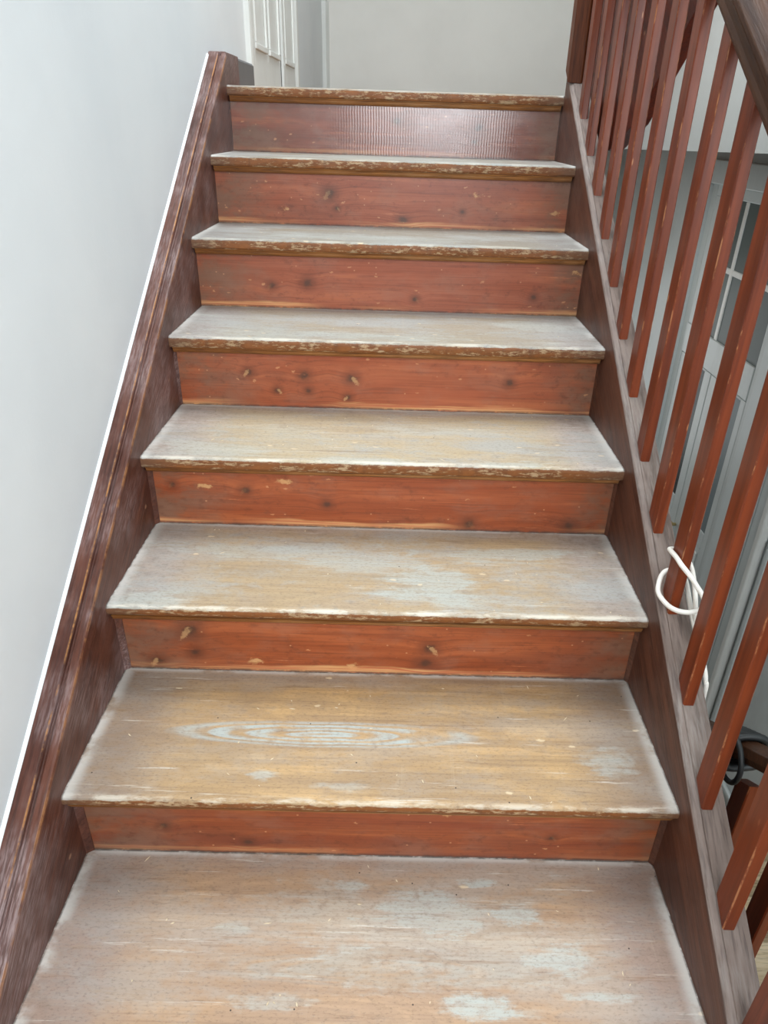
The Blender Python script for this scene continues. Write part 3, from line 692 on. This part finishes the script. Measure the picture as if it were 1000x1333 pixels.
for k in range(3):
    for q0, q1 in ((ZT1, 0.742), (0.772, 1.095)):
        link('pane', box(XR - 0.004, XR, ys[k + 1] - 0.002, ys[k] + 0.002, q0 - 0.002, q1 + 0.002), M['glass_clear'], d2)
def leaf(y0, y1, gy0, gy1, glass):
    bm = bmesh.new(); a, b = XR - 0.010, XR + 0.025
    zg0, zg1 = -0.560, 0.222 - 0.005
    abox(bm, a, b, y0, gy0, ZF + 0.01, ZT0 - 0.004); abox(bm, a, b, gy1, y1, ZF + 0.01, ZT0 - 0.004)
    abox(bm, a, b, gy0, gy1, zg1, ZT0 - 0.004); abox(bm, a, b, gy0, gy1, -0.66, zg0); abox(bm, a, b, gy0, gy1, ZF + 0.01, ZF + 0.20)
    l = link('door_leaf', bm, M['grey_paint'], d2, bevel=0.004)
    link('pane', box(XR - 0.006, XR, gy0 - 0.003, gy1 + 0.003, zg0 - 0.003, zg1 + 0.003), glass, l)
    link('panel', box(XR - 0.004, XR + 0.010, gy0 - 0.002, gy1 + 0.002, ZF + 0.19, -0.655), M['grey_paint'], l)
    bm = bmesh.new(); t_ = 0.02
    abox(bm, XR - 0.018, XR - 0.004, gy0 + .03, gy1 - .03, -0.72, -0.70); abox(bm, XR - 0.018, XR - 0.004, gy0 + .03, gy1 - .03, ZF + .25, ZF + .27)
    abox(bm, XR - 0.018, XR - 0.004, gy0 + .03, gy0 + .05, ZF + .27, -0.72); abox(bm, XR - 0.018, XR - 0.004, gy1 - .05, gy1 - .03, ZF + .27, -0.72)
    link('panel_moulding', bm, M['white_paint'], l, bevel=0.004)
    return l
leaf(3.118, 3.565, 3.175, 3.475, M['glass_grey'])
l2 = leaf(3.570, 4.027, 3.655, 3.955, M['glass_dark'])
kn = bmesh.new(); bmesh.ops.create_uvsphere(kn, u_segments=16, v_segments=10, radius=0.024); bmesh.ops.translate(kn, vec=(XR - 0.055, 3.535, -0.70), verts=kn.verts[:])
q = bmesh.ops.create_cone(kn, cap_ends=True, segments=12, radius1=0.010, radius2=0.010, depth=0.05, matrix=Matrix.Translation((XR - 0.04, 3.535, -0.70)) @ Matrix.Rotation(math.pi / 2, 4, 'Y'))
link('door_knob', kn, M['brass'], d2, smooth=True)
# dark room behind the glazed doors
tag(link('wall_hall_room', box(XR + 0.9, XR + 1.0, 2.0, 5.2, ZF, 1.6), M['grey_paint']), 'wall of the room behind the glazed door', 'wall', kind='structure')
# painted pier boards beside the door, down to the panelled wall
pier = empty('trim_3', (XR, 2.8, ZF), 'pale grey moulded pier boards beside the glazed door', 'trim', kind='structure')
for ya, yb, dx in ((2.955, 3.055, 0.030), (2.860, 2.953, 0.018), (2.745, 2.858, 0.030), (2.640, 2.743, 0.018)):
    link('board', box(XR - dx, XR, ya, yb, ZF, 1.15), M['grey_paint'], pier, bevel=0.010, seg=3)
link('edge_bead', box(XR - 0.045, XR, 2.598, 2.638, ZF, 1.15), M['white_paint'], pier, bevel=0.010, seg=3)
pw = empty('trim_4', (XR, 1.9, ZF), 'pale grey panelling on the hall wall beside the lower stairs', 'trim', kind='structure')
for ya, yb in ((1.75, 2.56), (0.85, 1.66)):
    for za, zb_ in ((-1.55, -0.235), (-0.13, 1.0)):
        bm = bmesh.new()
        abox(bm, XR - 0.022, XR, ya, yb, za, za + 0.035); abox(bm, XR - 0.022, XR, ya, yb, zb_ - 0.035, zb_)
        abox(bm, XR - 0.022, XR, ya, ya + 0.035, za + 0.035, zb_ - 0.035); abox(bm, XR - 0.022, XR, yb - 0.035, yb, za + 0.035, zb_ - 0.035)
        link('panel_moulding', bm, M['grey_paint'], pw, bevel=0.008)

# ------------------------------------------------------------------ white cable looped round a baluster
cb = empty('cable', (1.09, 0.86, 0.62), 'white electric cable looped round a lower baluster and hanging down', 'cable')
R0 = 0.0046
c1 = [(1.1170, 0.782, 0.545), (1.1150, 0.795, 0.580), (1.109, 0.812, 0.614), (1.105, 0.829, 0.655), (1.102, 0.862, 0.690), (1.094, 0.890, 0.702), (1.080, 0.893, 0.709), (1.067, 0.889, 0.713), (1.0635, 0.878, 0.716), (1.0645, 0.853, 0.718), (1.066, 0.826, 0.717), (1.080, 0.812, 0.703), (1.090, 0.802, 0.690), (1.100, 0.788, 0.675), (1.110, 0.776, 0.645), (1.1168, 0.766, 0.590), (1.1172, 0.760, 0.560)]
c2 = [(1.112, 0.785, 0.660), (1.095, 0.794, 0.642), (1.080, 0.797, 0.637), (1.063, 0.802, 0.638), (1.055, 0.823, 0.635), (1.050, 0.855, 0.637), (1.0555, 0.876, 0.648), (1.066, 0.890, 0.660), (1.080, 0.894, 0.664), (1.094, 0.890, 0.666), (1.101, 0.866, 0.656), (1.104, 0.835, 0.628), (1.108, 0.806, 0.600), (1.116, 0.780, 0.572), (1.1205, 0.757, 0.545), (1.1215, 0.743, 0.528), (1.121, 0.733, 0.500), (1.120, 0.728, 0.30), (1.122, 0.72, 0.05), (1.128, 0.70, -0.25)]
link('cable_strand', tube(c1, R0), M['cable'], cb, smooth=True)
link('cable_strand', tube(c2, R0), M['cable'], cb, smooth=True)

# ------------------------------------------------------------------ black cord hung over the lower handrail
bc = empty('cord', (LX, 0.68, 0.42), 'black cord coil hung over the lower handrail', 'cord')
yy = 0.675; zz = lz(yy)
ring = [(LX - 0.040, yy - 0.005 + 0.040 * math.cos(a), zz - 0.030 + 0.045 * math.sin(a)) for a in [k * math.pi / 7 for k in range(15)]]
link('coil', tube(ring, 0.0050, sub=3), M['black'], bc, smooth=True)
for q, (dy, dx) in enumerate(((0.018, 0.001), (0.032, 0.0), (0.046, 0.003), (0.060, -0.002), (0.074, 0.002))):
    y = yy + dy; z = lz(y)
    link('wrap', tube([(LX - 0.040 + dx, y, z - 0.075), (LX - 0.040 + dx, y, z - 0.03), (LX - 0.03, y, z + 0.002), (LX, y, z + 0.010), (LX + 0.030, y, z), (LX + 0.040, y, z - 0.04), (LX + 0.03, y, z - 0.062), (LX - 0.02, y - 0.005, z - 0.064), (LX - 0.040, y - 0.01, z - 0.05)], 0.0075, sub=4), M['black'], bc, smooth=True)
y = yy + 0.03; z = lz(y)
link('hanging_end', tube([(LX - 0.042, y, z - 0.03), (LX - 0.044, y - 0.003, z - 0.09), (LX - 0.043, y - 0.014, z - 0.16), (LX - 0.042, y - 0.020, z - 0.24)], 0.0060, sub=4), M['black'], bc, smooth=True)

# ------------------------------------------------------------------ loose shavings and paint flakes on the treads
bm = bmesh.new(); rs = random.Random(3)
for k in range(120):
    i = rs.choice((1, 1, 2, 2, 3, 3, 4, 4, 5, 6))
    x = rs.uniform(0.05, W - 0.05); y = i * G + rs.uniform(0.012, G + NO - 0.01); z = i * RI
    l = rs.uniform(0.0012, 0.0045) * (1.8 if rs.random() < 0.12 else 1); w = rs.uniform(0.0006, 0.0014); a = rs.uniform(0, math.pi); h = rs.uniform(0.0004, 0.0012)
    ca, sa = math.cos(a), math.sin(a)
    vs = [bm.verts.new((x + ca * u * l - sa * v * w, y + sa * u * l + ca * v * w, z + q)) for q in (0.0001, h) for u, v in ((-1, -.4), (0.2, -1), (1, .3), (-.2, 1))]
    for f in ((0, 1, 2, 3), (4, 7, 6, 5), (0, 4, 5, 1), (1, 5, 6, 2), (2, 6, 7, 3), (3, 7, 4, 0)): bm.faces.new([vs[j] for j in f])
tag(link('wood_shavings', bm, M['shavings']), 'tiny pale wood shavings and paint flakes scattered over the treads', 'shavings', kind='stuff')
